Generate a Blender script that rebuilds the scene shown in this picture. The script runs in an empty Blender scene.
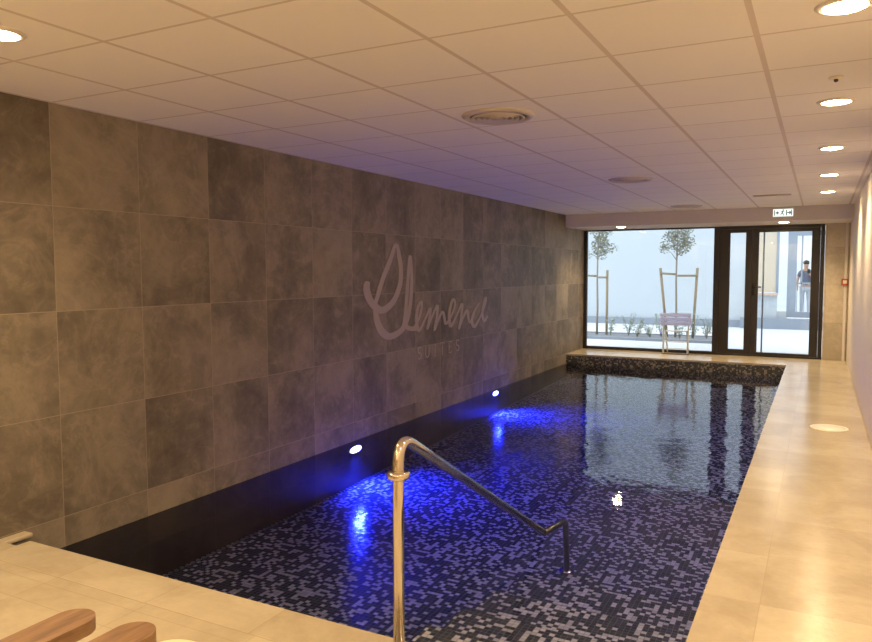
import bpy, bmesh, math, random
from mathutils import Vector, Matrix
random.seed(7)
S = bpy.context.scene
COL = S.collection
PI = math.pi

# ------------------------------------------------------------------ helpers
def link(o, parent=None):
    COL.objects.link(o)
    if parent: o.parent = parent
    return o
def obj(name, bm, m, parent=None, smooth=False, loc=None):
    me = bpy.data.meshes.new(name)
    bmesh.ops.recalc_face_normals(bm, faces=bm.faces)
    bm.to_mesh(me); bm.free()
    if m: me.materials.append(m)
    if smooth:
        for p in me.polygons: p.use_smooth = True
    o = bpy.data.objects.new(name, me)
    if loc: o.location = loc
    return link(o, parent)
def tag(o, label=None, cat=None, group=None, kind=None):
    if label: o['label'] = label
    if cat: o['category'] = cat
    if group: o['group'] = group
    if kind: o['kind'] = kind
    return o
def struct(name, bm, m, label=None, parent=None):
    o = obj(name, bm, m, parent)
    if parent is None: o['kind'] = 'structure'
    if label: o['label'] = label
    return o
def thing(name, label, cat, loc=(0,0,0), rz=0, group=None):
    o = bpy.data.objects.new(name, None); o.empty_display_size = .1
    o.location = loc; o.rotation_euler = (0,0,rz)
    link(o); return tag(o, label, cat, group)
def dup(root, loc, rz=0, label=None):
    r = root.copy(); COL.objects.link(r); r.location = loc; r.rotation_euler = (0,0,rz)
    if label: r['label'] = label
    for ch in list(root.children):
        c = ch.copy(); COL.objects.link(c); c.parent = r
        for g in list(ch.children):
            d = g.copy(); COL.objects.link(d); d.parent = c
    return r
def box(bm, x0, x1, y0, y1, z0, z1, bev=0):
    g = bmesh.ops.create_cube(bm, size=1)
    vs = g['verts']
    bmesh.ops.scale(bm, vec=(x1-x0, y1-y0, z1-z0), verts=vs)
    bmesh.ops.translate(bm, vec=((x0+x1)/2, (y0+y1)/2, (z0+z1)/2), verts=vs)
    if bev:
        es = list({e for v in vs for e in v.link_edges})
        bmesh.ops.bevel(bm, geom=es, offset=bev, segments=2, affect='EDGES', profile=.6)
    return bm
def BX(*a, **k): return box(bmesh.new(), *a, **k)
def tube(bm, pts, r, n=16, cap=True):
    """round bar along points; r is a number or a list"""
    pts = [Vector(p) for p in pts]; rings = []
    rr = r if isinstance(r, (list, tuple)) else [r]*len(pts)
    ref = None
    for i, p in enumerate(pts):
        t = (pts[min(i+1, len(pts)-1)] - pts[max(i-1, 0)]).normalized()
        if ref is None: ref = t.orthogonal().normalized()
        a = (ref - t*ref.dot(t)).normalized(); ref = a; b = t.cross(a)
        rings.append([bm.verts.new(p + (a*math.cos(2*PI*k/n) + b*math.sin(2*PI*k/n))*rr[i]) for k in range(n)])
    for A, B in zip(rings, rings[1:]):
        for k in range(n): bm.faces.new((A[k], A[(k+1)%n], B[(k+1)%n], B[k]))
    if cap: bm.faces.new(rings[0][::-1]); bm.faces.new(rings[-1])
    return bm
def lathe(bm, prof, n=40, axis='Z', at=(0,0,0)):
    rings = []
    for r, h in prof:
        ring = []
        for k in range(n):
            a = 2*PI*k/n; c, s = math.cos(a)*r, math.sin(a)*r
            v = (c, s, h) if axis == 'Z' else (h, c, s)
            ring.append(bm.verts.new((v[0]+at[0], v[1]+at[1], v[2]+at[2])))
        rings.append(ring)
    for A, B in zip(rings, rings[1:]):
        for k in range(n): bm.faces.new((A[k], A[(k+1)%n], B[(k+1)%n], B[k]))
    bm.faces.new(rings[0][::-1]); bm.faces.new(rings[-1])
    return bm
def prism(bm, poly, z0, z1):
    lo = [bm.verts.new((x, y, z0)) for x, y in poly]; hi = [bm.verts.new((x, y, z1)) for x, y in poly]
    n = len(poly)
    bm.faces.new(lo[::-1]); bm.faces.new(hi)
    for i in range(n): bm.faces.new((lo[i], lo[(i+1)%n], hi[(i+1)%n], hi[i]))
    return bm
def arcpts(path, rad, seg=8):
    """round the inner corners of a polyline"""
    P = [Vector(p) for p in path]; out = [P[0]]
    for i in range(1, len(P)-1):
        a = (P[i-1]-P[i]); b = (P[i+1]-P[i]); d = min(rad, a.length*.45, b.length*.45)
        p0 = P[i]+a.normalized()*d; p1 = P[i]+b.normalized()*d
        for k in range(seg+1):
            t = k/seg; out.append((1-t)**2*p0 + 2*t*(1-t)*P[i] + t*t*p1)
    out.append(P[-1]); return out

# ------------------------------------------------------------------ materials
class NT:
    def __init__(s, name):
        s.m = bpy.data.materials.new(name); s.m.use_nodes = True
        s.t = s.m.node_tree; s.t.nodes.clear(); s.out = s.n('ShaderNodeOutputMaterial')
    def n(s, typ, **k):
        x = s.t.nodes.new(typ)
        for a, v in k.items(): setattr(x, a, v)
        return x
    def l(s, a, b): s.t.links.new(a, b)
    def put(s, sock, v):
        if hasattr(v, 'is_linked') or isinstance(v, bpy.types.NodeSocket): s.l(v, sock)
        else: sock.default_value = v
    def math(s, op, a, b=None, c=None):
        x = s.n('ShaderNodeMath', operation=op)
        s.put(x.inputs[0], a)
        if b is not None: s.put(x.inputs[1], b)
        if c is not None: s.put(x.inputs[2], c)
        return x.outputs[0]
    def pos(s):
        return s.n('ShaderNodeNewGeometry').outputs['Position']
    def xyz(s, v):
        x = s.n('ShaderNodeSeparateXYZ'); s.l(v, x.inputs[0]); return x.outputs
    def comb(s, a, b, c=0.0):
        x = s.n('ShaderNodeCombineXYZ')
        for i, v in enumerate((a, b, c)): s.put(x.inputs[i], v)
        return x.outputs[0]
    def noise(s, vec, scale, detail=4, rough=.5, dist=0):
        x = s.n('ShaderNodeTexNoise'); s.l(vec, x.inputs['Vector'])
        x.inputs['Scale'].default_value = scale; x.inputs['Detail'].default_value = detail
        x.inputs['Roughness'].default_value = rough; x.inputs['Distortion'].default_value = dist
        return x.outputs[0]
    def ramp(s, fac, stops, interp='LINEAR'):
        x = s.n('ShaderNodeValToRGB'); s.l(fac, x.inputs[0]); x.color_ramp.interpolation = interp
        e = x.color_ramp.elements
        while len(e) < len(stops): e.new(.5)
        for el, (p, c) in zip(e, stops): el.position = p; el.color = (*c, 1)
        return x.outputs[0]
    def mix(s, fac, a, b, blend='MIX'):
        x = s.n('ShaderNodeMix', data_type='RGBA', blend_type=blend)
        s.put(x.inputs['Factor'], fac)
        for k, v in ((6, a), (7, b)):
            s.put(x.inputs[k], (*v, 1) if isinstance(v, tuple) and len(v) == 3 else v)
        return x.outputs[2]
    def bsdf(s, col, rough=.5, metal=0, spec=.5, bump=None, bstr=.2, bdist=.01, coat=0):
        b = s.n('ShaderNodeBsdfPrincipled')
        s.put(b.inputs['Base Color'], (*col, 1) if isinstance(col, tuple) else col)
        s.put(b.inputs['Roughness'], rough); b.inputs['Metallic'].default_value = metal
        b.inputs['Specular IOR Level'].default_value = spec; b.inputs['Coat Weight'].default_value = coat
        if bump is not None:
            u = s.n('ShaderNodeBump'); u.inputs['Strength'].default_value = bstr; u.inputs['Distance'].default_value = bdist
            s.l(bump, u.inputs['Height']); s.l(u.outputs[0], b.inputs['Normal'])
        s.l(b.outputs[0], s.out.inputs[0]); return s.m
def tile_line(t, c, size, off, w):
    """1 inside a joint of width w of a repeat along coordinate c"""
    f = t.math('FRACT', t.math('DIVIDE', t.math('SUBTRACT', c, off - w/2), size))
    return t.math('LESS_THAN', f, w/size)
def plain(name, col, rough=.5, metal=0, spec=.5, nz=0, sc=60):
    t = NT(name)
    if nz:
        n = t.noise(t.pos(), sc, 3)
        c = t.mix(n, tuple(v*(1-nz) for v in col), tuple(min(1, v*(1+nz)) for v in col))
        return t.bsdf(c, rough, metal, spec, n, .08, .003)
    return t.bsdf(col, rough, metal, spec)
def emit(name, col, st):
    t = NT(name); e = t.n('ShaderNodeEmission'); e.inputs[0].default_value = (*col, 1); e.inputs[1].default_value = st
    t.l(e.outputs[0], t.out.inputs[0]); return t.m

def stone_wall(name, axis, uoff, voff, dark, light, joint, rough=.55):
    """large square stone tiles; axis 'Y' = wall runs along y"""
    t = NT(name); p = t.pos(); X = t.xyz(p); u = X[1] if axis == 'Y' else X[0]; v = X[2]
    cu = t.math('FLOOR', t.math('DIVIDE', t.math('SUBTRACT', u, uoff), .6))
    cv = t.math('FLOOR', t.math('DIVIDE', t.math('SUBTRACT', v, voff), .6))
    wn = t.n('ShaderNodeTexWhiteNoise', noise_dimensions='3D'); t.l(t.comb(cu, cv, 3.1), wn.inputs['Vector'])
    sh = t.n('ShaderNodeVectorMath', operation='SCALE'); t.l(wn.outputs['Color'], sh.inputs[0]); sh.inputs['Scale'].default_value = 37
    ad = t.n('ShaderNodeVectorMath', operation='ADD'); t.l(p, ad.inputs[0]); t.l(sh.outputs[0], ad.inputs[1])
    n1 = t.noise(ad.outputs[0], 1.5, 5, .55, .5); n2 = t.noise(ad.outputs[0], 7, 6, .7, .3)
    f = t.math('ADD', t.math('MULTIPLY', n1, .62), t.math('MULTIPLY', n2, .38))
    f = t.math('ADD', f, t.math('MULTIPLY', t.math('SUBTRACT', wn.outputs['Value'], .5), .13))
    n3 = t.noise(ad.outputs[0], 2.6, 4, .6, 1.6)
    vein = t.math('SUBTRACT', 1.0, t.math('MINIMUM', 1.0, t.math('MULTIPLY', t.math('ABSOLUTE', t.math('SUBTRACT', n3, .5)), 22)))
    f = t.math('ADD', f, t.math('MULTIPLY', t.math('MULTIPLY', vein, n2), .10))
    n4 = t.noise(ad.outputs[0], 3.4, 6, .7, .8)
    f = t.math('ADD', f, t.math('MULTIPLY', t.math('MAXIMUM', t.math('SUBTRACT', n4, .56), 0.0), .55))
    c = t.ramp(f, [(.33, dark), (.46, tuple((a+b)/2*.93 for a, b in zip(dark, light))), (.58, light), (.72, tuple(a*1.22 for a in light))])
    j = t.math('MAXIMUM', tile_line(t, u, .6, uoff, .004), tile_line(t, v, .6, voff, .004))
    c = t.mix(j, c, joint)
    return t.bsdf(c, rough, 0, .35, f, .12, .01)

M = {}
M['stone'] = stone_wall('grey brown stone tile', 'Y', 2.70, .006, (.100,.082,.062), (.235,.198,.150), (.31,.265,.205))
M['pier'] = stone_wall('beige stone tile', 'X', .08, .0, (.40,.35,.27), (.52,.46,.36), (.36,.32,.26))
# limestone deck
t = NT('cream limestone paving'); p = t.pos(); X = t.xyz(p)
def deck(name, xs, xo, ys, yo, lines):
    t = NT(name); p = t.pos(); X = t.xyz(p)
    wn = t.n('ShaderNodeTexWhiteNoise', noise_dimensions='2D')
    t.l(t.comb(t.math('FLOOR', t.math('DIVIDE', t.math('SUBTRACT', X[0], xo), xs)), t.math('FLOOR', t.math('DIVIDE', t.math('SUBTRACT', X[1], yo), ys))), wn.inputs['Vector'])
    n = t.noise(p, 2.4, 7, .6, .8); n2 = t.noise(p, 26, 4, .6)
    f = t.math('ADD', t.math('MULTIPLY', n, .7), t.math('ADD', t.math('MULTIPLY', n2, .15), t.math('MULTIPLY', wn.outputs['Value'], .15)))
    c = t.ramp(f, [(.3, (.43,.36,.255)), (.5, (.53,.455,.33)), (.68, (.61,.54,.40))])
    j = t.math('MAXIMUM', tile_line(t, X[0], xs, xo, .004), tile_line(t, X[1], ys, yo, .004))
    for ax, v, w in lines:
        d = t.math('ABSOLUTE', t.math('SUBTRACT', X[ax], v)); j = t.math('MAXIMUM', j, t.math('LESS_THAN', d, w/2))
    c = t.mix(t.math('MULTIPLY', j, .55), c, (.40,.32,.22))
    rough = t.math('ADD', .10, t.math('MULTIPLY', n2, .14))
    return t.bsdf(c, rough, 0, .5, t.math('ADD', n, t.math('MULTIPLY', n2, .7)), .15, .012)
M['deck_near'] = deck('cream limestone near paving', .6, -3.13, .6, .12, [(1, 2.142, .006), (1, 2.07, .004)])
M['deck_right'] = deck('cream limestone side paving', 2.4, -.19, .6, .35, [])
M['deck_far'] = deck('cream limestone far paving', .6, -3.13, 1.8, 12.3, [])
M['coping'] = deck('cream limestone coping', .58, -3.13, 3.0, 1.9, [])
# ceiling
t = NT('white ceiling tiles'); X = t.xyz(t.pos())
n = t.noise(t.pos(), 220, 2)
wn = t.n('ShaderNodeTexWhiteNoise', noise_dimensions='2D')
t.l(t.comb(t.math('FLOOR', t.math('DIVIDE', t.math('SUBTRACT', X[0], -.857), .6)), t.math('FLOOR', t.math('DIVIDE', t.math('SUBTRACT', X[1], 2.11), .597))), wn.inputs['Vector'])
c = t.mix(wn.outputs['Value'], (.87,.85,.815), (.89,.87,.84))
gx = tile_line(t, X[0], .6, -.857, .024); gy = tile_line(t, X[1], .597, 2.11, .016)
g = t.math('MAXIMUM', gx, gy)
c = t.mix(g, c, (.66,.60,.55))
M['ceiling'] = t.bsdf(c, .9, 0, .15, n, .05, .002)
M['paint'] = plain('lilac white painted plaster', (.70,.66,.63), .8, 0, .2, .03, 30)
M['rightwall'] = plain('warm white plaster', (.77,.70,.60), .55, 0, .3, .05, 8)
M['rearwall'] = plain('warm white rear wall', (.72,.68,.62), .8, 0, .2, .03, 12)
# mosaic
def mosaic(name, axes, dark1, dark2, pale, frac, grout, rough=.16, size=.029):
    t = NT(name); X = t.xyz(t.pos()); a, b = X[axes[0]], X[axes[1]]
    ca = t.math('FLOOR', t.math('DIVIDE', a, size)); cb = t.math('FLOOR', t.math('DIVIDE', b, size))
    wn = t.n('ShaderNodeTexWhiteNoise', noise_dimensions='2D'); t.l(t.comb(ca, cb), wn.inputs['Vector'])
    r = t.n('ShaderNodeSeparateColor'); t.l(wn.outputs['Color'], r.inputs[0])
    dk = t.mix(r.outputs[0], dark1, dark2)
    pl = t.mix(r.outputs[1], tuple(v*.7 for v in pale), pale)
    c = t.mix(t.math('LESS_THAN', wn.outputs['Value'], frac), dk, pl)
    ja = t.math('GREATER_THAN', t.math('ABSOLUTE', t.math('SUBTRACT', t.math('FRACT', t.math('DIVIDE', a, size)), .5)), .455)
    jb = t.math('GREATER_THAN', t.math('ABSOLUTE', t.math('SUBTRACT', t.math('FRACT', t.math('DIVIDE', b, size)), .5)), .455)
    j = t.math('MAXIMUM', ja, jb)
    c = t.mix(j, c, grout)
    bs = t.n('ShaderNodeBsdfPrincipled'); t.l(c, bs.inputs['Base Color']); bs.inputs['Roughness'].default_value = rough; bs.inputs['Specular IOR Level'].default_value = .14
    # every tessera sits at its own slight tilt
    nm = t.n('ShaderNodeNewGeometry'); v1 = t.n('ShaderNodeVectorMath', operation='SUBTRACT'); t.l(wn.outputs['Color'], v1.inputs[0]); v1.inputs[1].default_value = (.5,.5,.5)
    v2 = t.n('ShaderNodeVectorMath', operation='SCALE'); t.l(v1.outputs[0], v2.inputs[0]); v2.inputs['Scale'].default_value = .05
    v3 = t.n('ShaderNodeVectorMath', operation='ADD'); t.l(v2.outputs[0], v3.inputs[0]); t.l(nm.outputs['Normal'], v3.inputs[1])
    v4 = t.n('ShaderNodeVectorMath', operation='NORMALIZE'); t.l(v3.outputs[0], v4.inputs[0]); t.l(v4.outputs[0], bs.inputs['Normal'])
    t.l(bs.outputs[0], t.out.inputs[0]); return t.m
MOS = dict(dark1=(.022,.026,.030), dark2=(.075,.08,.08), pale=(.72,.69,.63), frac=.33, grout=(.22,.22,.20))
M['mosaic'] = mosaic('pool floor mosaic', (0,1), **MOS)
M['mosaic_x'] = mosaic('pool end mosaic', (0,2), **dict(MOS, pale=(.42,.38,.30), frac=.28), size=.022)
M['mosaic_y'] = mosaic('pool side mosaic', (1,2), **MOS)
t = NT('dark submerged tile')
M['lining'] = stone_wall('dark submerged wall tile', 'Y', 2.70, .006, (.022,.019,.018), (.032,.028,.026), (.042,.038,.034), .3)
# water
t = NT('clear pool water'); p = t.pos(); X = t.xyz(p)
sv = t.comb(t.math('MULTIPLY', X[0], 1.0), t.math('MULTIPLY', X[1], .8), 0.0)
far = t.n('ShaderNodeMapRange'); t.l(X[1], far.inputs[0]); far.inputs[1].default_value = 3.5; far.inputs[2].default_value = 9
far.inputs[3].default_value = .35; far.inputs[4].default_value = 1.0
na = t.noise(sv, 5.0, 2, .5, .4); nb = t.noise(sv, 17, 2, .5, .2)
h = t.math('MULTIPLY', t.math('ADD', na, t.math('MULTIPLY', nb, .12)), far.outputs[0])
bp = t.n('ShaderNodeBump'); bp.inputs['Strength'].default_value = .15; bp.inputs['Distance'].default_value = .03; t.l(h, bp.inputs['Height'])
fr = t.n('ShaderNodeFresnel'); fr.inputs[0].default_value = 1.33; t.l(bp.outputs[0], fr.inputs[1])
tr = t.n('ShaderNodeBsdfTransparent'); tr.inputs[0].default_value = (.96,.97,1.0,1)
gl = t.n('ShaderNodeBsdfGlossy'); gl.inputs['Roughness'].default_value = .03; t.l(bp.outputs[0], gl.inputs['Normal'])
mx = t.n('ShaderNodeMixShader'); t.l(fr.outputs[0], mx.inputs[0]); t.l(tr.outputs[0], mx.inputs[1]); t.l(gl.outputs[0], mx.inputs[2])
t.l(mx.outputs[0], t.out.inputs[0])
va = t.n('ShaderNodeVolumeAbsorption'); va.inputs['Color'].default_value = (.30,.40,.93,1); va.inputs['Density'].default_value = .85
t.l(va.outputs[0], t.out.inputs['Volume']); M['water'] = t.m
# glass
t = NT('window glass'); fr = t.n('ShaderNodeFresnel'); fr.inputs[0].default_value = 1.5
tr = t.n('ShaderNodeBsdfTransparent'); tr.inputs[0].default_value = (.97,.98,.98,1)
gl = t.n('ShaderNodeBsdfGlossy'); gl.inputs['Roughness'].default_value = .01
mx = t.n('ShaderNodeMixShader'); t.l(fr.outputs[0], mx.inputs[0]); t.l(tr.outputs[0], mx.inputs[1]); t.l(gl.outputs[0], mx.inputs[2])
t.l(mx.outputs[0], t.out.inputs[0]); M['glass'] = t.m
M['black'] = plain('black aluminium', (.016,.014,.013), .38, 0, .5)
M['blackplastic'] = plain('black handle metal', (.008,.008,.008), .3)
t = NT('polished stainless steel'); n = t.noise(t.pos(), 40, 2)
M['steel'] = t.bsdf((.72,.66,.58), t.math('ADD', .10, t.math('MULTIPLY', n, .08)), 1, .5)
M['steel_dark'] = plain('submerged steel', (.10,.10,.11), .3, .8)
M['ring'] = plain('white lamp ring', (.75,.70,.62), .4)
M['bulb'] = emit('warm lamp lens', (1,.74,.42), 90)
M['led'] = emit('blue pool light lens', (.14,.16,1.0), 30)
M['diffuser'] = plain('cream vent metal', (.58,.52,.46), .5)
M['gap'] = plain('dark vent gap', (.10,.08,.07), .8)
M['letters'] = plain('pale taupe lettering', (.38,.32,.27), .6, 0, .3)
M['letters2'] = plain('dim taupe lettering', (.37,.31,.27), .6, 0, .3)
# wood
t = NT('oiled teak wood'); X = t.xyz(t.pos())
g1 = t.noise(t.comb(t.math('MULTIPLY', X[0], 14), t.math('MULTIPLY', X[1], 1.6), t.math('MULTIPLY', X[2], 14)), 3.2, 5, .6, .7)
c = t.ramp(g1, [(.32, (.15,.080,.040)), (.5, (.23,.130,.068)), (.7, (.30,.18,.10))])
M['wood'] = t.bsdf(c, .42, 0, .4, g1, .08, .003)
M['cushion'] = plain('cream cushion fabric', (.80,.74,.55), .9, 0, .1, .04, 300)
M['skimlid'] = plain('white plastic lid', (.86,.82,.72), .35)
M['red'] = plain('red plastic', (.42,.07,.03), .4)
M['whitepl'] = plain('white coated metal', (.80,.80,.90), .35)
t = NT('translucent lilac plastic'); a_ = t.n('ShaderNodeBsdfTranslucent'); a_.inputs[0].default_value = (.74,.79,1,1)
b_ = t.n('ShaderNodeBsdfDiffuse'); b_.inputs[0].default_value = (.70,.76,1,1); mx = t.n('ShaderNodeMixShader'); mx.inputs[0].default_value = .35
t.l(a_.outputs[0], mx.inputs[1]); t.l(b_.outputs[0], mx.inputs[2]); t.l(mx.outputs[0], t.out.inputs[0]); M['lilac'] = t.m; M['whitepl'] = plain('white coated chair metal', (.72,.84,1.0), .35)
M['signface'] = emit('lit sign face', (.92,1,.96), 1.1)
M['signink'] = plain('grey green pictogram', (.10,.20,.17), .5)
# outside
M['paving'] = plain('white courtyard paving', (.80,.83,.86), .7, 0, .3, .04, 5)
M['gravel'] = plain('white gravel', (.84,.86,.88), .9, 0, .2, .08, 40)
M['kerb'] = plain('blue grey kerb', (.30,.34,.40), .7, 0, .3, .05, 20)
M['mulch'] = plain('grey planting soil', (.30,.31,.33), .95, 0, .2, .3, 30)
M['outwall'] = plain('pale blue grey render', (.54,.60,.645), .85, 0, .2, .03, 2)
M['outbeige'] = plain('beige facade panel', (.62,.55,.44), .8, 0, .2, .03, 3)
M['outframe'] = plain('slate grey opening frame', (.27,.33,.40), .6)
M['bark'] = plain('hazed tan bark', (.34,.30,.24), .9, 0, .2, .2, 40)
M['stake'] = plain('tan timber stake', (.36,.29,.19), .8, 0, .2, .2, 30)
M['leaf'] = plain('hazed olive leaves', (.24,.25,.18), .6, 0, .3, .3, 20)  # outdoor haze is put into these paler leaf and bark colours
M['leaf2'] = plain('hazed grey leaves', (.36,.43,.36), .6, 0, .3, .25, 20)
M['shirt'] = plain('dark blue grey shirt', (.10,.13,.19), .8)
M['trousers'] = plain('pale grey trousers', (.42,.45,.48), .8)
M['skin'] = plain('skin', (.45,.27,.18), .6)
M['hair'] = plain('dark hair', (.02,.016,.013), .6)

# ------------------------------------------------------------------ dimensions
XL, XR = -3.87, .40
PX = -.42                 # pool's right edge
PY0, PY1 = 2.38, 12.25    # pool's ends
ZC, ZW = 2.383, -.175     # ceiling, water
YW = 13.25                # window plane
YB = -3.2                 # rear wall

# ------------------------------------------------------------------ shell
bm = BX(XL-.2, XR+.2, YB-.2, 2.145, -.25, 0); struct('floor', bm, M['deck_near'], 'cream limestone floor in front of the pool')
bm = BX(PX, XR+.2, PY0, PY1, -.028, 0); struct('pool_deck', bm, M['deck_right'], 'cream limestone walkway beside the pool')
bm = BX(XL-.2, XR+.2, PY1, 13.62, -.028, 0); struct('pool_ledge', bm, M['deck_far'], 'cream limestone ledge between pool and window')
bm = BX(-3.70, XR+.2, 2.145, PY0, -.028, 0, bev=.004); box(bm, XL-.0, -3.70, 2.145, 2.30, -.028, 0); box(bm, XL, -3.795, 2.30, 2.46, -.022, .002, bev=.009)
struct('pool_coping', bm, M['coping'], 'cream limestone coping at the near end of the pool')
bm = BX(XL-.2, XL, YB-.2, YW+.08, -.172, 2.6); struct('wall_left', bm, M['stone'], 'grey brown stone tiled wall along the pool')
bm = BX(XR, XR+.2, YB-.2, 14.0, -.25, 2.6); struct('wall_right', bm, M['rightwall'], 'warm white wall along the walkway')
bm = BX(XL-.2, XR+.2, YB-.2, YB, -.25, 2.6); struct('wall_rear', bm, M['rearwall'])
bm = BX(XL-.2, XR+.2, YB-.2, 12.16, ZC, ZC+.1); struct('ceiling', bm, M['ceiling'], 'suspended ceiling of square tiles')
bm = BX(XL, XR, 12.15, 13.62, 2.175, 2.8); struct('trim_1', bm, M['paint'], 'boxed bulkhead above the window wall')
bm = BX(.055, XR, YW-.03, 13.62, 0, 2.175); struct('wall_back', bm, M['pier'], 'beige stone pier beside the door')
bm = BX(.335, .372, YW-.055, YW-.03, 0, 2.175, bev=.003); struct('trim_2', bm, M['paint'], 'white vertical cable trim in the corner')

# pool basin
def slope(y): return -.62 if y < 5 else -.62 + (y-5)/7.25*.21
bm = bmesh.new()
ys = [PY0-.1, 5.0, PY1+.1]
def quad(bm, pts): bm.faces.new([bm.verts.new(p) for p in pts])
top = [(y, slope(max(PY0, min(PY1, y)))) for y in ys]
pv = []
for x in (XL-.1, PX+.1):
    pv.append([bm.verts.new((x, y, z)) for y, z in top] + [bm.verts.new((x, y, -1.0)) for y, z in reversed(top)])
bm.faces.new(pv[0]); bm.faces.new(pv[1][::-1])
for i in range(6): bm.faces.new((pv[0][i], pv[0][(i+1)%6], pv[1][(i+1)%6], pv[1][i]))
struct('pool_floor', bm, M['mosaic'], 'dark and pale mosaic pool floor under water')
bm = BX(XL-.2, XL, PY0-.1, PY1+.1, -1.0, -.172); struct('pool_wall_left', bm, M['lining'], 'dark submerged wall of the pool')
bm = BX(XL, XR, PY1, PY1+.1, -1.0, -.028); struct('pool_wall_far', bm, M['mosaic_x'], 'dark speckled mosaic at the far end of the pool')
bm = BX(PX, PX+.1, PY0, PY1, -1.0, -.028); struct('pool_wall_right', bm, M['mosaic_y'])
bm = BX(XL, XR, PY0-.1, PY0-.0, -1.0, -.028); struct('pool_wall_near', bm, M['mosaic_x'])
bm = bmesh.new(); y = 2.45
n = 0
while y < PY1-.02:
    h = slope(y)
    box(bm, XL, XL+.022, y, y+.022, h, h+.012); y += .05
struct('trim_3', bm, plain('pale mosaic edge', (.20,.20,.20), .3), 'pale tile line along the foot of the pool wall')
for k, (y0, y1, z1) in enumerate([(PY0, 3.10, -.32), (3.10, 3.50, -.40), (3.50, 3.92, -.47), (3.92, 4.40, -.55)]):
    struct('pool_step', BX(-1.67, PX, y0, y1, -.8, z1), M['mosaic'], 'mosaic pool step under water')
bm = bmesh.new(); quad(bm, [(XL, PY0, ZW), (PX, PY0, ZW), (PX, PY1, ZW), (XL, PY1, ZW)])
w = obj('pool_water', bm, M['water'])
if w.data.polygons[0].normal.z < 0: w.data.flip_normals()
tag(w, 'clear blue rippled water filling the long indoor pool', 'water', kind='stuff')

# ------------------------------------------------------------------ window and door
W0, W1, D1 = -3.868, -1.585, .050
def frame(x0, x1, z0, z1, l, r_, b, t_, y0, y1):
    bm = bmesh.new()
    box(bm, x0, x0+l, y0, y1, z0, z1, bev=.003); box(bm, x1-r_, x1, y0, y1, z0, z1, bev=.003)
    box(bm, x0+l, x1-r_, y0+.002, y1-.002, z0, z0+b); box(bm, x0+l, x1-r_, y0+.002, y1-.002, z1-t_, z1)
    return bm
wf = struct('window_1', frame(W0, W1, 0, 2.175, .060, .03, .05, .025, YW, YW+.07), M['black'], 'large fixed window with thin black frame')
struct('glass_pane', BX(W0+.055, W1-.03, YW+.03, YW+.042, .045, 2.155), M['glass'], parent=wf)
df = struct('door_1', frame(W1, D1, 0, 2.175, .06, .06, .03, .05, YW-.01, YW+.08), M['black'], 'black framed double glass door')
lf = obj('narrow_leaf', frame(W1+.062, -1.02, .032, 2.123, .165, .095, .075, .06, YW, YW+.06), M['black'], df)
obj('glass_pane', BX(W1+.2, -1.10, YW+.024, YW+.036, .10, 2.07), M['glass'], lf)
rf = obj('wide_leaf', frame(-1.018, D1-.062, .032, 2.123, .105, .125, .04, .06, YW-.004, YW+.056), M['black'], df)
obj('glass_pane', BX(-.92, -.13, YW+.024, YW+.036, .07, 2.07), M['glass'], rf)
bm = bmesh.new(); box(bm, -1.0, -.945, YW-.022, YW-.003, 1.02, 1.22, bev=.006)
tube(bm, arcpts([(-.972, YW-.02, 1.16), (-.972, YW-.075, 1.16), (-.86, YW-.075, 1.16)], .02, 5), .011, 10)
lathe(bm, [(.022, 0), (.022, .014)], 16, 'Z', (-.972, YW-.02, 1.06))
h = obj('door_handle', bm, M['blackplastic'], rf, True)
bm = bmesh.new(); tube(bm, [(-.845, YW+.13, .0), (-.845, YW+.13, 2.1)], .013, 10)
df2 = obj('door_post', bm, M['outframe']); tag(df2, 'slim grey vertical post just outside the glass door', 'post')

# ------------------------------------------------------------------ ceiling fittings
def downlight():
    r = thing('ceiling_downlight', 'x', 'ceiling light', (0,0,ZC))
    bm = lathe(bmesh.new(), [(.074, -.004), (.076, -.010), (.092, -.008), (.100, -.001), (.100, .002), (.074, .002)], 40)
    obj('trim_ring', bm, M['ring'], r, True)
    bm = lathe(bmesh.new(), [(.070, 0), (.072, -.009), (.040, -.014), (.004, -.015)], 32)
    obj('lamp_lens', bm, M['bulb'], r, True)
    L = bpy.data.lights.new('lamp_beam', 'SPOT'); L.energy = SPOT; L.color = WARM; L.spot_size = math.radians(140); L.spot_blend = .9; L.shadow_soft_size = .045
    lo = bpy.data.objects.new('lamp_beam', L); lo.location = (0,0,-.03); link(lo, r)
    return r
SPOT = 104; WARM = (1.0,.73,.41)
lights = [((.05,3.08), 'warm round downlight nearest the camera above the walkway'),
          ((.05,4.77), 'warm round downlight, second from the camera in the walkway row'),
          ((.05,6.53), 'warm round downlight in the middle of the walkway row'),
          ((.05,8.32), 'warm round downlight, second from the window in the walkway row'),
          ((.05,10.08), 'warm round downlight at the window end of the walkway row'),
          ((-2.93,1.84), 'warm round downlight alone at the left edge of the ceiling'),
          ((.05,1.30), None), ((.05,-.5), None), ((-2.93,.0), None), ((-2.93,-1.8), None), ((-1.45,-1.0), None)]  # unlabelled downlights are added out of view to brighten the near ceiling
d0 = None
for (x, y), lab in lights:
    lab = lab or 'added unseen warm round downlight in the ceiling behind the photographer'
    if d0 is None: d0 = downlight(); d0.location = (x,y,ZC); d0['label'] = lab; d0['group'] = 'ceiling downlights'
    else: dup(d0, (x,y,ZC), 0, lab)
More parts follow.
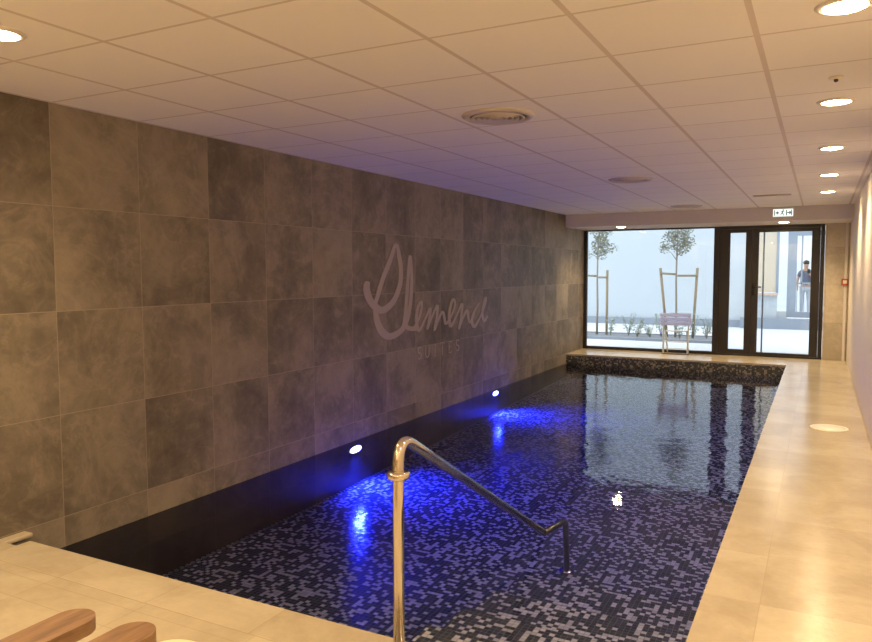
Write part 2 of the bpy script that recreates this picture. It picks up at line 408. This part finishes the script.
# wall uplighters added out of view to brighten the near ceiling
def uplighter(x, y, rz, lab):
    r = thing('added_uplighter', lab, 'added wall lamp', (x, y, 1.75), rz, 'added wall uplighters')
    obj('shade', lathe(bmesh.new(), [(.04, -.12), (.09, 0), (.094, 0), (.045, -.125)], 32, 'Z', (0, .11, 0)), M['ring'], r, True)
    obj('back_plate', BX(-.04, .04, 0, .03, -.14, -.02, bev=.004), M['ring'], r)
    obj('bulb', lathe(bmesh.new(), [(.02, -.09), (.04, -.05), (.03, -.02), (.004, -.01)], 20, 'Z', (0, .11, 0)), M['bulb'], r, True)
    L = bpy.data.lights.new('lamp_beam', 'SPOT'); L.energy = UPL; L.color = WARM; L.spot_size = math.radians(165); L.spot_blend = .8; L.shadow_soft_size = .05
    lo = bpy.data.objects.new('lamp_beam', L); lo.location = (0,.11,.01); lo.rotation_euler = (PI, 0, 0); link(lo, r)
UPL = 230
uplighter(-2.6, YB, 0, 'added unseen wall uplighter on the rear wall near the stone wall')
uplighter(-.7, YB, 0, 'added unseen wall uplighter on the rear wall near the walkway')
uplighter(XL, -.3, -PI/2, 'added unseen wall uplighter on the stone wall beside the photographer')
# soffit lamps
def soffit_lamp(x, lab):
    r = dup(d0, (x, 12.45, 2.175), 0, lab); r['group'] = 'bulkhead downlights'
    for c in r.children:
        if c.type == 'LIGHT': c.data = c.data.copy(); c.data.energy = 150
    return r
soffit_lamp(-3.0, 'warm round downlight in the bulkhead at the stone wall end')
soffit_lamp(-.52, 'warm round downlight in the bulkhead above the glass door')
for o in COL.objects:
    pass
# round diffusers
def diffuser():
    r = thing('ceiling_diffuser', 'x', 'ceiling vent', (0,0,ZC), 0, 'round ceiling diffusers')
    obj('outer_ring', lathe(bmesh.new(), [(.175, .0), (.178, -.016), (.205, -.018), (.225, -.004), (.225, .012), (.175,.012)], 48), M['diffuser'], r, True)
    obj('back_plate', lathe(bmesh.new(), [(.18, -.001), (.18, -.003), (.001, -.003)], 48), M['gap'], r)
    for a in (.145, .112, .080, .048):
        obj('louvre_ring', lathe(bmesh.new(), [(a, -.004), (a-.006, -.014), (a+.014, -.024), (a+.020, -.016), (a+.006,-.004)], 40), M['diffuser'], r, True)
    obj('centre_cone', lathe(bmesh.new(), [(.012, -.004), (.026, -.012), (.030, -.022), (.004, -.024)], 24), M['diffuser'], r, True)
    return r
f0 = diffuser(); f0.location = (-1.78, 4.22, ZC); f0['label'] = 'large round ceiling diffuser nearest the camera above the pool'
dup(f0, (-1.78, 7.76, ZC), 0, 'round ceiling diffuser halfway down the pool')
dup(f0, (-1.78, 11.33, ZC), 0, 'round ceiling diffuser closest to the window bulkhead')
r = thing('slot_grille', 'thin rectangular air grille in the ceiling near the exit sign', 'ceiling vent', (-.57, 10.2, ZC))
obj('frame', frame_ := (lambda b: (box(b, -.22, .22, -.05, -.038, -.012, .001), box(b, -.22, .22, .038, .05, -.012, .001), box(b, -.22, -.208, -.038, .038, -.012, .001), box(b, .208, .22, -.038, .038, -.012, .001), b)[-1])(bmesh.new()), M['diffuser'], r)
bm = bmesh.new()
for k in range(4): box(bm, -.208, .208, -.032+k*.02, -.024+k*.02, -.009, -.001)
obj('slats', bm, M['gap'], r)
r = thing('smoke_detector', 'small white detector on the ceiling between two downlights', 'detector', (.04, 4.18, ZC))
obj('base', lathe(bmesh.new(), [(.032, .001), (.034, -.008), (.026, -.012), (.01,-.012)], 28), M['ring'], r, True)
obj('sensor_tip', lathe(bmesh.new(), [(.010, -.010), (.010, -.022), (.003, -.026)], 20), M['gap'], r, True)

# exit sign on the bulkhead face
r = thing('exit_sign', 'small lit white exit sign with pictograms on the bulkhead', 'sign', (-.52, 12.15, 2.29))
obj('housing', BX(-.18, .18, -.03, 0, -.075, .075, bev=.006), M['ring'], r)
obj('lit_panel', BX(-.168, .168, -.034, -.030, -.064, .064), M['signface'], r)
bm = bmesh.new(); Y0, Y1 = -.038, -.034
box(bm, -.150, -.136, Y0, Y1, -.048, .048); box(bm, -.122, -.100, Y0, Y1, -.010, .010)
bm2 = bm; pr = [(-.100, -.03), (-.066, 0), (-.100, .03)]
vs0 = [bm.verts.new((x, Y0, z)) for x, z in pr]; vs1 = [bm.verts.new((x, Y1, z)) for x, z in pr]
bm.faces.new(vs0); bm.faces.new(vs1[::-1])
for i in range(3): bm.faces.new((vs0[i], vs0[(i+1)%3], vs1[(i+1)%3], vs1[i]))
obj('left_arrow', bm, M['signink'], r)
bm = bmesh.new()   # running figure
def bar(bm, x0, z0, x1, z1, w):
    d = Vector((x1-x0, 0, z1-z0)); nrm = Vector((-d.z, 0, d.x)).normalized()*w/2
    A, B = Vector((x0,0,z0)), Vector((x1,0,z1)); q = [A-nrm, B-nrm, B+nrm, A+nrm]
    a = [bm.verts.new((p.x, Y0, p.z)) for p in q]; b = [bm.verts.new((p.x, Y1, p.z)) for p in q]
    bm.faces.new(a); bm.faces.new(b[::-1])
    for i in range(4): bm.faces.new((a[i], a[(i+1)%4], b[(i+1)%4], b[i]))
for s_ in [(-.004,.03,-.016,-.008,.018), (-.016,-.006,.008,-.024,.011), (.008,-.024,.004,-.05,.010), (-.016,-.006,-.034,-.026,.011), (-.034,-.026,-.048,-.022,.010), (-.004,.024,.022,.014,.009), (-.004,.024,-.030,.018,.009)]: bar(bm, *s_)
lathe(bm, [(.011, 0), (.011, .004)], 16, 'Z')
hv = [v for v in bm.verts][-32:]
for v in hv: v.co = Vector((v.co.x+.004, Y0 + v.co.z, v.co.y+.045))
obj('running_figure', bm, M['signink'], r)
bm = bmesh.new(); box(bm, .136, .150, Y0, Y1, -.048, .048); box(bm, .050, .066, Y0, Y1, -.048, .048)
for s_ in [(.072, 0, .128, 0, .018), (.108, .028, .130, 0, .014), (.108, -.028, .130, 0, .014)]: bar(bm, *s_)
obj('right_arrow', bm, M['signink'], r)

for c in r.children: c.scale = (.8, 1, .85)

# red call point
r = thing('wall_call_point', 'small red fire call point on the corner trim', 'alarm button', (.345, YW-.055, 1.25))
obj('housing', BX(-.05, .045, -.035, 0, -.05, .05, bev=.006), M['red'], r)
obj('button_plate', BX(-.028, .024, -.040, -.035, -.026, .026), M['ring'], r)

# ------------------------------------------------------------------ wall lettering
LA= [(5.955, 1.338, 0.043), (5.935, 1.264, 0.056), (5.982, 1.163, 0.06), (6.089, 1.084, 0.064), (6.2, 1.045, 0.069), (6.331, 1.073, 0.063), (6.467, 1.155, 0.049), (6.566, 1.295, 0.043), (6.588, 1.437, 0.039), (6.555, 1.579, 0.043), (6.491, 1.709, 0.025), (6.364, 1.532, 0.042), (6.237, 1.369, 0.041), (6.138, 1.2, 0.037), (6.093, 1.117, 0.034), (6.092, 1.033, 0.041), (6.125, 0.929, 0.054), (6.21, 0.829, 0.065), (6.334, 0.773, 0.066), (6.48, 0.783, 0.064), (6.624, 0.835, 0.054), (6.668, 0.913, 0.047), (6.691, 1.075, 0.033), (6.722, 1.256, 0.036), (6.777, 1.6, 0.026), (6.812, 1.4, 0.029), (6.795, 1.163, 0.037), (6.741, 0.964, 0.036), (6.682, 0.858, 0.04), (6.821, 0.816, 0.048), (6.973, 0.816, 0.041)]
LB= [(6.816, 0.811, 0.035), (6.885, 0.84, 0.027), (6.969, 0.916, 0.022), (7.035, 1.036, 0.022), (7.024, 1.098, 0.025), (6.956, 1.053, 0.03), (6.919, 0.946, 0.032), (6.926, 0.844, 0.033), (6.976, 0.786, 0.033), (7.068, 0.862, 0.025), (7.155, 0.947, 0.025), (7.235, 1.02, 0.028), (7.213, 0.902, 0.028), (7.16, 0.787, 0.022), (7.243, 0.886, 0.022), (7.333, 0.98, 0.023), (7.407, 1.041, 0.029), (7.388, 0.906, 0.031), (7.332, 0.76, 0.023), (7.425, 0.876, 0.026), (7.534, 0.963, 0.029), (7.582, 0.895, 0.029), (7.614, 0.82, 0.029), (7.705, 0.859, 0.024), (7.811, 0.957, 0.021), (7.861, 1.044, 0.024), (7.818, 1.098, 0.03), (7.744, 1.027, 0.032), (7.705, 0.903, 0.035), (7.744, 0.782, 0.038), (7.844, 0.851, 0.027), (7.964, 0.964, 0.027), (8.058, 1.033, 0.03), (8.033, 0.885, 0.033), (7.967, 0.734, 0.024), (8.068, 0.852, 0.027), (8.193, 0.946, 0.034), (8.229, 0.874, 0.034), (8.273, 0.791, 0.028), (8.36, 0.86, 0.028)]
LC= [(8.574, 1.031, 0.026), (8.452, 0.957, 0.029), (8.358, 0.859, 0.038), (8.347, 0.781, 0.041), (8.422, 0.734, 0.041), (8.548, 0.808, 0.029), (8.704, 0.945, 0.026), (8.78, 1.04, 0.026), (8.764, 1.089, 0.029), (8.692, 0.995, 0.032), (8.661, 0.883, 0.036), (8.725, 0.782, 0.036), (8.838, 0.849, 0.023)]
def ribbon(bm, pts, x0, x1, k=1.0, sub=5):
    P = [Vector((y, z)) for y, z, w in pts]; Wd = [w*k for *_, w in pts]
    Q, R = [], []
    n = len(P)
    for i in range(n-1):
        p0, p1, p2, p3 = P[max(i-1,0)], P[i], P[i+1], P[min(i+2,n-1)]
        for s_ in range(sub):
            t_ = s_/sub
            Q.append(.5*((2*p1) + (-p0+p2)*t_ + (2*p0-5*p1+4*p2-p3)*t_*t_ + (-p0+3*p1-3*p2+p3)*t_**3)); R.append(Wd[i]*(1-t_)+Wd[i+1]*t_)
    Q.append(P[-1]); R.append(Wd[-1])
    fr, bk = [], []
    for i, (q, w) in enumerate(zip(Q, R)):       # one continuous brush line, each step a hair prouder than the last
        d = Q[min(i+1, len(Q)-1)] - Q[max(i-1, 0)]; d = Vector((d.x*.48, d.y)).normalized(); nn = Vector((-d.y/.48, d.x))   # flat-pen stroke, broader across than up
        x = x1 + i*8e-6
        ww = w/2*(.35 if i in (0, len(Q)-1) else 1)
        for L_, xx in ((fr, x), (bk, x0)):
            L_.append((bm.verts.new((xx, (q-nn*ww).x, (q-nn*ww).y)), bm.verts.new((xx, (q+nn*ww).x, (q+nn*ww).y))))
    for i in range(len(Q)-1):
        bm.faces.new((fr[i][0], fr[i+1][0], fr[i+1][1], fr[i][1])); bm.faces.new((bk[i][1], bk[i+1][1], bk[i+1][0], bk[i][0]))
        bm.faces.new((fr[i][0], bk[i][0], bk[i+1][0], fr[i+1][0])); bm.faces.new((fr[i][1], fr[i+1][1], bk[i+1][1], bk[i][1]))
    bm.faces.new((fr[0][0], fr[0][1], bk[0][1], bk[0][0])); bm.faces.new((fr[-1][1], fr[-1][0], bk[-1][0], bk[-1][1]))
    return bm
r = thing('wall_lettering', 'large pale script lettering with small capitals on the stone wall', 'wall sign', (XL, 7.3, .8))
def local(L): return [(y-7.3, z-.8, w) for y, z, w in L]
bm = bmesh.new()
for L in (LA, LB, LC): ribbon(bm, local(L), 0.0, .006)
o = obj('script_word', bm, M['letters'], r)
def arc(cy, cz, ry, rz_, a0, a1, n=8): return [(cy+ry*math.cos(math.radians(a0+(a1-a0)*i/n)), cz+rz_*math.sin(math.radians(a0+(a1-a0)*i/n))) for i in range(n+1)]
G = {'S': [arc(.0,.100,.036,.032,20,270) + arc(.0,.036,.038,.034,90,-160)],
     'U': [[(-.04,.132),(-.04,.045)] + arc(0,.042,.04,.040,180,360)+[(.04,.132)], [(-.056,.132),(-.024,.132)], [(.026,.132),(.054,.132)]],
     'I': [[(0,0),(0,.132)], [(-.022,.0),(.022,.0)], [(-.022,.132),(.022,.132)]],
     'T': [[(0,0),(0,.132)], [(-.048,.132),(.048,.132)], [(-.02,0),(.02,0)], [(-.048,.132),(-.048,.115)], [(.048,.132),(.048,.115)]],
     'E': [[(-.03,0),(-.03,.132)], [(-.042,0),(.038,0)], [(-.042,.132),(.034,.132)], [(-.03,.068),(.022,.068)], [(.038,0),(.038,.018)], [(.034,.132),(.034,.116)]]}
for ch, y in zip('SUITES', (6.985, 7.165, 7.35, 7.53, 7.735, 7.935)):
    bm = bmesh.new()
    for st in G[ch]:
        ribbon(bm, [(y-7.3+a, .47-.8+b, .011) for a, b in st], 0, .004, 1, 2)
    obj('capital_letter', bm, M['letters2'], r)

# ------------------------------------------------------------------ pool lights
def oval(bm, prof, n, ax):
    lathe(bm, prof, n, ax)
    for v in bm.verts: v.co.y *= 1.4; v.co.z *= .46
    return bm
def pool_light():
    r = thing('pool_light', 'x', 'pool light', (0,0,0), 0, 'blue underwater lights in the pool wall')
    obj('bezel', oval(bmesh.new(), [(.069, 0), (.070, .008), (.078, .007), (.081, 0)], 36, 'X'), M['steel_dark'], r, True)
    obj('lens', oval(bmesh.new(), [(.068, .002), (.067, .010), (.05, .014), (.020, .016), (.003, .0165)], 32, 'X'), M['led'], r, True)
    L = bpy.data.lights.new('blue_beam', 'SPOT'); L.energy = BLUE; L.color = (.03,.05,1.0); L.spot_size = math.radians(140); L.spot_blend = .9; L.shadow_soft_size = .05
    lo = bpy.data.objects.new('blue_beam', L); lo.location = (.035,0,0); lo.rotation_euler = (0, -PI/2+.85, 0); link(lo, r)
    return r
BLUE = 480
p0 = pool_light(); p0.location = (XL, 5.72, -.255); p0['label'] = 'glowing blue round pool light nearest the handrail'
dup(p0, (XL, 9.11, -.225), 0, 'glowing blue round pool light further down towards the window')

# ------------------------------------------------------------------ handrail
r = thing('pool_handrail', 'polished steel handrail sloping from the near coping into the pool', 'handrail', (-1.348, 2.27, 0))
o0 = Vector((-1.348, 2.27, 0))
rail = arcpts([(0,0,0), (0,0,.845), (-.02,.10,.868), (-.112,1.93,-.168)], .09, 10)
obj('rail_tube', tube(bmesh.new(), arcpts([(0,0,0), (0,0,.838), (-.118, 1.95, -.178)], .13, 12), .0215, 24), M['steel'], r, True)
obj('collar', lathe(bmesh.new(), [(.022, .673), (.040, .674), (.044, .679), (.044, .695), (.040, .701), (.022, .702)], 36), M['steel'], r, True)
obj('floor_flange', lathe(bmesh.new(), [(.060, 0), (.060, .006), (.045, .010), (.024, .014)], 32), M['steel'], r, True)
und = arcpts([(-.118,1.95,-.182), (-.09, 2.30, -.206), (-.125, 2.45, -.61)], .04, 6)
obj('submerged_leg', tube(bmesh.new(), und, .020, 16), M['steel_dark'], r, True)
obj('foot_flange', lathe(bmesh.new(), [(.05, -.615), (.05, -.603), (.030, -.598), (.022, -.590)], 24, 'Z', (-.125, 2.45, 0)), M['steel'], r, True)

# skimmer lid in the walkway
r = thing('skimmer_lid', 'round white access cover set in the walkway paving', 'cover', (.11, 7.49, 0))
obj('cover_ring', lathe(bmesh.new(), [(.135, 0.0005), (.137, .006), (.155, .005), (.160, .0005)], 40), M['skimlid'], r, True)
obj('cover_disc', lathe(bmesh.new(), [(.132, .0005), (.131, .005), (.05, .007), (.003, .007)], 40), M['skimlid'], r, True)

# ------------------------------------------------------------------ lounge chairs
def lounge_chair(label, cush):
    """origin under the seat's centre, facing +y; 0.62 wide over the arms"""
    r = thing('lounge_chair', label, 'chair', (0,0,0), 0, 'wooden armchairs facing the pool')
    for s_ in (-1, 1):
        x = s_*.262
        poly = [(x-.052, -.34), (x-.052, .27)] + [(x+.052*math.cos(math.radians(a)), .27+.052*math.sin(math.radians(a))) for a in range(174, -1, -6)] + [(x+.052, -.34)]
        bm = prism(bmesh.new(), poly, .567, .600)
        bmesh.ops.bevel(bm, geom=[e for e in bm.edges if abs(e.verts[0].co.z-e.verts[1].co.z) < 1e-5], offset=.004, segments=2, affect='EDGES')
        obj('armrest', bm, M['wood'], r)
        obj('leg', BX(x-.022, x+.022, .14, .20, 0, .567, bev=.005), M['wood'], r)
        obj('leg', BX(x-.022, x+.022, -.34, -.28, 0, .567, bev=.005), M['wood'], r)
    bm = bmesh.new()
    for k in range(6): box(bm, -.24, .24, -.29+k*.083, -.29+k*.083+.065, .33, .352, bev=.003)
    obj('seat', bm, M['wood'], r)
    bm = BX(-.24, .24, .20, .225, .26, .35, bev=.004); obj('front_rail', bm, M['wood'], r)
    bm = bmesh.new()
    for k in range(5): box(bm, -.235+k*.098, -.235+k*.098+.075, -.02, .0, 0, .55, bev=.004)
    box(bm, -.25, .25, -.024, .004, .55, .62, bev=.005)
    bmesh.ops.rotate(bm, cent=(0,0,0), matrix=Matrix.Rotation(math.radians(14), 3, 'X'), verts=bm.verts)
    bmesh.ops.translate(bm, vec=(0,-.30,.34), verts=bm.verts)
    obj('backrest', bm, M['wood'], r)
    bm = BX(-.205, .205, -.27, .19, .352, .352+cush, bev=min(.045, cush*.4))
    obj('seat_cushion', bm, M['cushion'], r, True)
    return r
c1 = lounge_chair('wooden armchair with rounded armrest cut off by the left edge of the photo', .07)
c1.location = (-1.570-.262, .835, 0)
c2 = lounge_chair('wooden armchair with a thick cream cushion, right of its twin', .07)
c2.location = (-1.385+.262, .855, 0)
bm = bmesh.new(); bmesh.ops.create_uvsphere(bm, u_segments=24, v_segments=14, radius=1)
bmesh.ops.scale(bm, vec=(.145, .12, .115), verts=bm.verts)
pl = obj('pillow', bm, M['cushion'], None, True, (-1.17, 1.05, .537)); tag(pl, 'cream rounded pillow lying on the right wooden armchair', 'pillow')

# ------------------------------------------------------------------ white chair on the ledge
r = thing('folding_chair', 'white metal folding chair with a slatted lilac backrest by the window', 'chair', (-2.17, 13.0, 0))
for s_ in (-1, 1):
    obj('back_post', tube(bmesh.new(), [(s_*.20, -.03, 0.012), (s_*.205, .02, .45), (s_*.215, -.05, .70)], .015, 12), M['whitepl'], r, True)
    obj('leg', tube(bmesh.new(), [(s_*.175, .25, .012), (s_*.175, .02, .40)], .012, 12), M['whitepl'], r, True)
bm = bmesh.new()
for z in (.50, .575, .65): box(bm, -.255, .255, -.062, -.044, z, z+.062, bev=.004)
obj('backrest', bm, M['lilac'], r)
bm = bmesh.new()
for z in (.10,.22): tube(bm, [(-.20, -.02, z), (.20, -.02, z)], .008, 8)
obj('stretcher', bm, M['whitepl'], r)
bm = bmesh.new()
for k in range(3): box(bm, -.19, .19, .06+k*.055, .06+k*.055+.035, .385, .397)
obj('seat', bm, M['whitepl'], r)
bm = BX(-.225, .225, -.045, -.015, 0, .014, bev=.003); obj('foot_bar', bm, M['steel_dark'], r)

# ------------------------------------------------------------------ courtyard
struct('courtyard_floor', BX(-12, 4, 13.62, 30, -.25, -.0), M['paving'], 'white paving of the courtyard outside')
bm = BX(-9, -1.75, 15.20, 15.32, 0, .055); box(bm, -9, -1.75, 16.40, 16.50, 0, .05); box(bm, -1.85, -1.75, 15.32, 16.40, 0, .055)
struct('courtyard_kerb', bm, M['kerb'], 'blue grey kerb around the planting bed')
struct('planting_bed', BX(-9, -1.85, 15.32, 16.40, 0, .03), M['mulch'], 'grey soil bed outside the window')
YO = 20.0
bm = BX(-12, -1.62, YO, YO+.2, 0, 5.2); box(bm, -1.62, 4, YO, YO+.2, 2.62, 5.2); box(bm, .35, 4, YO, YO+.2, 0, 2.62); box(bm, -1.62, -.72, YO, YO+.2, 0, .42)
struct('courtyard_wall', bm, M['outwall'], 'pale blue grey courtyard wall')
struct('courtyard_plinth', box(BX(-12, -1.75, YO-.06, YO, 0, .18), -1.75, 3.6, YO-.30, YO-.22, 0, .27), M['kerb'], 'grey plinth along the courtyard wall')
# beige facade panel with ledge seen through the door
r = thing('facade_panel', 'beige wall panel with a pale ledge seen through the door glass', 'panel', (-1.17, YO-.05, 0))
obj('panel', BX(-.45, .20, -.03, .03, .90, 2.62), M['outbeige'], r)
obj('ledge', BX(-.47, .26, -.16, .03, .82, .88, bev=.01), plain('pink beige ledge', (.62,.46,.36), .7), r)
obj('side_jamb', BX(.20, .26, -.05, .03, .88, 2.62), M['outframe'], r)
obj('lower_wall', BX(-.45, .24, .0, .03, .0, .82), M['outwall'], r)
# framed opening, a solid stand-in for the doorway reflected in the door glass
r = thing('reflected_opening', 'slate grey framed opening with railing, built for a doorway reflected in the glass door', 'opening', (-.27, YO, 0))
bm = frame(-.45, .62, .28, 2.40, .20, .20, .14, .12, -.04, .10); obj('frame', bm, M['outframe'], r)
bm = bmesh.new(); box(bm, -.25, .42, .0, .03, 1.10, 1.14)
for k in range(9): box(bm, -.235+k*.08, -.222+k*.08, .005, .025, .42, 1.10)
obj('railing', bm, M['outframe'], r)
obj('mullion', BX(-.155, -.12, .0, .05, .42, 2.28), M['outframe'], r)
struct('courtyard_side_wall', BX(3.6, 3.8, 14.0, 30, 0, 4), M['outwall']); struct('courtyard_end_wall', BX(-12, 4, 28.2, 28.4, 0, 4.5), M['paving'])

# trees with stakes
def leaf_cloud(bm, c, rad, n, size, rnd, flat=1.0):
    for _ in range(n):
        while True:
            v = Vector((rnd.uniform(-1,1), rnd.uniform(-1,1), rnd.uniform(-1,1)))
            if .15 < v.length < 1: break
        p = Vector(c) + Vector((v.x*rad[0], v.y*rad[1], v.z*rad[2]))
        a = Vector((rnd.gauss(0,1), rnd.gauss(0,1), rnd.gauss(0,.7))).normalized(); b = a.orthogonal().normalized()
        s = size*rnd.uniform(.6, 1.3)
        q = [p-a*s, p+b*s*.4, p+a*s, p-b*s*.4]
        vs = [bm.verts.new(x) for x in q]; bm.faces.new(vs)
def tree(x, y, label, seed, off):
    rnd = random.Random(seed)
    r = thing('young_tree', label, 'tree', (x, y, .03), 0, 'young staked trees outside the window')
    tp = [(0,0,-.01), (.01,0,.6), (-.005,0,1.2), (.0,0,1.75), (.02,0,2.3)]
    obj('trunk', tube(bmesh.new(), tp, [.026,.022,.019,.016,.010], 10), M['bark'], r, True)
    bm = bmesh.new()
    tips = []
    for k in range(9):
        a = rnd.uniform(0, 2*PI); z0 = 1.62+.08*k; L_ = rnd.uniform(.14, .32)
        e = (math.cos(a)*L_, math.sin(a)*L_, z0+rnd.uniform(.05,.3)); tips.append(e)
        tube(bm, [(0,0,z0), (e[0]*.5, e[1]*.5, (z0+e[2])/2+.03), e], [.009,.006,.003], 6)
    obj('branches', bm, M['bark'], r, True)
    bm = bmesh.new()
    for e in tips: leaf_cloud(bm, e, (.15,.15,.12), 60, .032, rnd)
    leaf_cloud(bm, (off, 0, 1.98), (.20,.20,.27), 380, .032, rnd); leaf_cloud(bm, (off*.5, 0, 2.4), (.25,.25,.3), 260, .034, rnd)
    obj('foliage', bm, M['leaf'], r)
    return r
def stakes(x, y, s0, s1, h, label):
    r = thing('tree_stakes', label, 'tree support', (x, y, .03), 0, 'timber stakes holding the young trees')
    for a, b in (s0, s1):
        obj('stake', tube(bmesh.new(), [(a, 0, -.01), (b, 0, h)], .027, 10), M['stake'], r, True)
    for (a, za), (b, zb) in (((s0[1], h-.11), (-.02, h-.13)), ((.02, h-.16), (s1[1], h-.16))):
        obj('crossbar', tube(bmesh.new(), [(a, -.035, za), (b, -.035, zb)], .022, 8), M['stake'], r, True)
    return r
tree(-4.36, 16.0, 'young tree with bare trunk at the left end of the window', 3, .06)
tree(-2.68, 16.0, 'young tree with bare trunk at the middle of the window behind the white chair', 5, .09)
stakes(-4.36, 16.05, (-.36,-.36), (.205,.205), 1.42, 'timber stakes and crossbars around the tree at the left end of the window')
stakes(-2.68, 16.05, (-.18,-.34), (.34,.41), 1.46, 'splayed timber stakes and crossbars around the tree behind the white chair')

# small planting
def shrub(x, y, h, seed, label, n=5):
    rnd = random.Random(seed)
    r = thing('small_shrub', label, 'plant', (x, y, .03), 0, 'small shrubs in the planting bed')
    sb, lb = bmesh.new(), bmesh.new()
    for k in range(n):
        a = rnd.uniform(0, 2*PI); ln = rnd.uniform(.05, .15); hh = h*rnd.uniform(.6, 1)
        e = (math.cos(a)*ln, math.sin(a)*ln, hh); tube(sb, [(0,0,-.005), (e[0]*.4, e[1]*.4, hh*.5), e], [.007,.005,.003], 6)
        for q in range(7):
            f_ = .3+.7*q/6; leaf_cloud(lb, (e[0]*f_, e[1]*f_, hh*f_), (.07,.06,.05), 3, .030, rnd)
    obj('stems', sb, M['bark'], r, True); obj('leaves', lb, M['leaf2'], r)
names = ['small shrub at the foot of the leftmost tree', 'small shrub just right of the leftmost stake', 'taller leafy shrub, first of the cluster left of the white chair',
         'leafy shrub in the middle of the cluster left of the white chair', 'thin shrub between the cluster and the splayed stake', 'shrub growing at the left splayed stake',
         'shrub seen through the white chair', 'shrub growing at the right splayed stake', 'leafy shrub by the door frame']
for i, (x, h) in enumerate([(-4.62,.30), (-4.02,.46), (-3.66,.50), (-3.42,.40), (-3.18,.32), (-2.97,.50), (-2.55,.38), (-2.30,.5), (-2.06,.44)]):
    shrub(x, 15.75+.12*(i%3), h, 20+i, names[i], 6 if i in (2,3,8) else 4)

# ------------------------------------------------------------------ reflection of the photographer, built as a solid person beyond the opening
r = thing('person', 'reflection of the photographer built as a person in a dark shirt and pale trousers beyond the courtyard railing', 'person', (-.40, 25.6, 0), 0)
def skinned(name, V, E, R, mat, parent, sub=2):
    me = bpy.data.meshes.new(name); me.from_pydata(V, E, []); o = bpy.data.objects.new(name, me); link(o, parent)
    me.materials.append(mat); sk = o.modifiers.new('s', 'SKIN'); sv_ = me.skin_vertices[0].data
    for i, q in enumerate(R): sv_[i].radius = (q, q*.85) if not isinstance(q, tuple) else q
    sv_[0].use_root = True
    sd = o.modifiers.new('d', 'SUBSURF'); sd.levels = sub; sd.render_levels = sub
    dg = bpy.context.evaluated_depsgraph_get(); m2 = bpy.data.meshes.new_from_object(o.evaluated_get(dg))
    o.modifiers.clear(); o.data = m2
    for p_ in m2.polygons: p_.use_smooth = True
    return o
# facing -y (towards the pool room), one hand lifted with a phone
V = [(0,0,.93),(0,0,1.12),(0,0,1.32),(0,.01,1.43),(0,-.005,1.50),(0,-.01,1.58),(0,-.01,1.65),
     (.09,0,.88),(.10,-.01,.48),(.105,.01,.08),(.11,-.12,.035),(-.09,0,.88),(-.10,-.01,.48),(-.105,.01,.08),(-.11,-.12,.035),
     (.17,.01,1.38),(.24,.02,1.12),(.17,-.16,1.24),(.09,-.24,1.36),(-.17,.01,1.38),(-.235,.02,1.12),(-.23,-.04,.88),(-.23,-.06,.80)]
E = [(0,1),(1,2),(2,3),(3,4),(4,5),(5,6),(0,7),(7,8),(8,9),(9,10),(0,11),(11,12),(12,13),(13,14),(3,15),(15,16),(16,17),(17,18),(3,19),(19,20),(20,21),(21,22)]
R = [(.15,.11),(.135,.10),(.16,.11),(.09,.07),(.05,.05),(.075,.09),(.07,.085),.085,.055,.038,.035,.085,.055,.038,.035,.058,.042,.034,.03,.058,.042,.032,.03]
skinned('body', V, E, R, M['skin'], r)
V2 = [(0,0,.92),(0,0,1.12),(0,0,1.32),(0,.01,1.42),(.17,.01,1.38),(.215,.016,1.22),(-.17,.01,1.38),(-.212,.016,1.22)]
skinned('shirt', V2, [(0,1),(1,2),(2,3),(3,4),(4,5),(3,6),(6,7)], [(.175,.13),(.16,.12),(.182,.13),(.10,.085),.07,.06,.07,.06], M['shirt'], r)
V3 = [(0,0,.95),(.09,0,.86),(.10,-.01,.48),(.105,.01,.10),(-.09,0,.86),(-.10,-.01,.48),(-.105,.01,.10)]
skinned('trousers', V3, [(0,1),(1,2),(2,3),(0,4),(4,5),(5,6)], [(.17,.13),.105,.075,.06,.105,.075,.06], M['trousers'], r)
bm = bmesh.new(); bmesh.ops.create_uvsphere(bm, u_segments=20, v_segments=12, radius=.105)
bmesh.ops.scale(bm, vec=(.85,1,.75), verts=bm.verts); bmesh.ops.translate(bm, vec=(0,.02,1.675), verts=bm.verts)
obj('hair', bm, M['hair'], r, True)
ph = obj('phone', BX(.04,.11,-.285,-.275,1.34,1.48, bev=.003), M['blackplastic'], None, False, (-.40, 25.6, 0)); tag(ph, 'dark phone held up by the reflected photographer built as a figure beyond the railing', 'phone')

# ------------------------------------------------------------------ daylight
w = bpy.data.worlds.new('overcast sky'); S.world = w; w.use_nodes = True
bg = w.node_tree.nodes['Background']; bg.inputs[0].default_value = (.86,.93,1,1); bg.inputs[1].default_value = SKY = 2.1

# ------------------------------------------------------------------ camera
fw = Vector((-.46327433, .88363887, -.06752222)); rt = Vector((.88573061, .46419383, -.00231841)); up = Vector((-.02929476, .06088055, .99771508))
cam = bpy.data.cameras.new('camera'); co = bpy.data.objects.new('camera', cam); link(co)
m = Matrix((rt, up, -fw)).transposed().to_4x4(); m.translation = (0, 0, 1.43); co.matrix_world = m
cam.sensor_fit = 'HORIZONTAL'; cam.sensor_width = 36; cam.lens = 732.118/872*36; cam.clip_start = .05; cam.clip_end = 200
S.camera = co
S.view_settings.view_transform = 'Standard'; S.view_settings.look = 'None'; S.view_settings.gamma = 1
S.view_settings.exposure = 0.1; S.view_settings.use_curve_mapping = False
S.cycles.max_bounces = 14; S.cycles.diffuse_bounces = 6; S.cycles.glossy_bounces = 6; S.cycles.transparent_max_bounces = 12
S.cycles.sample_clamp_indirect = 4; S.cycles.use_denoising = True
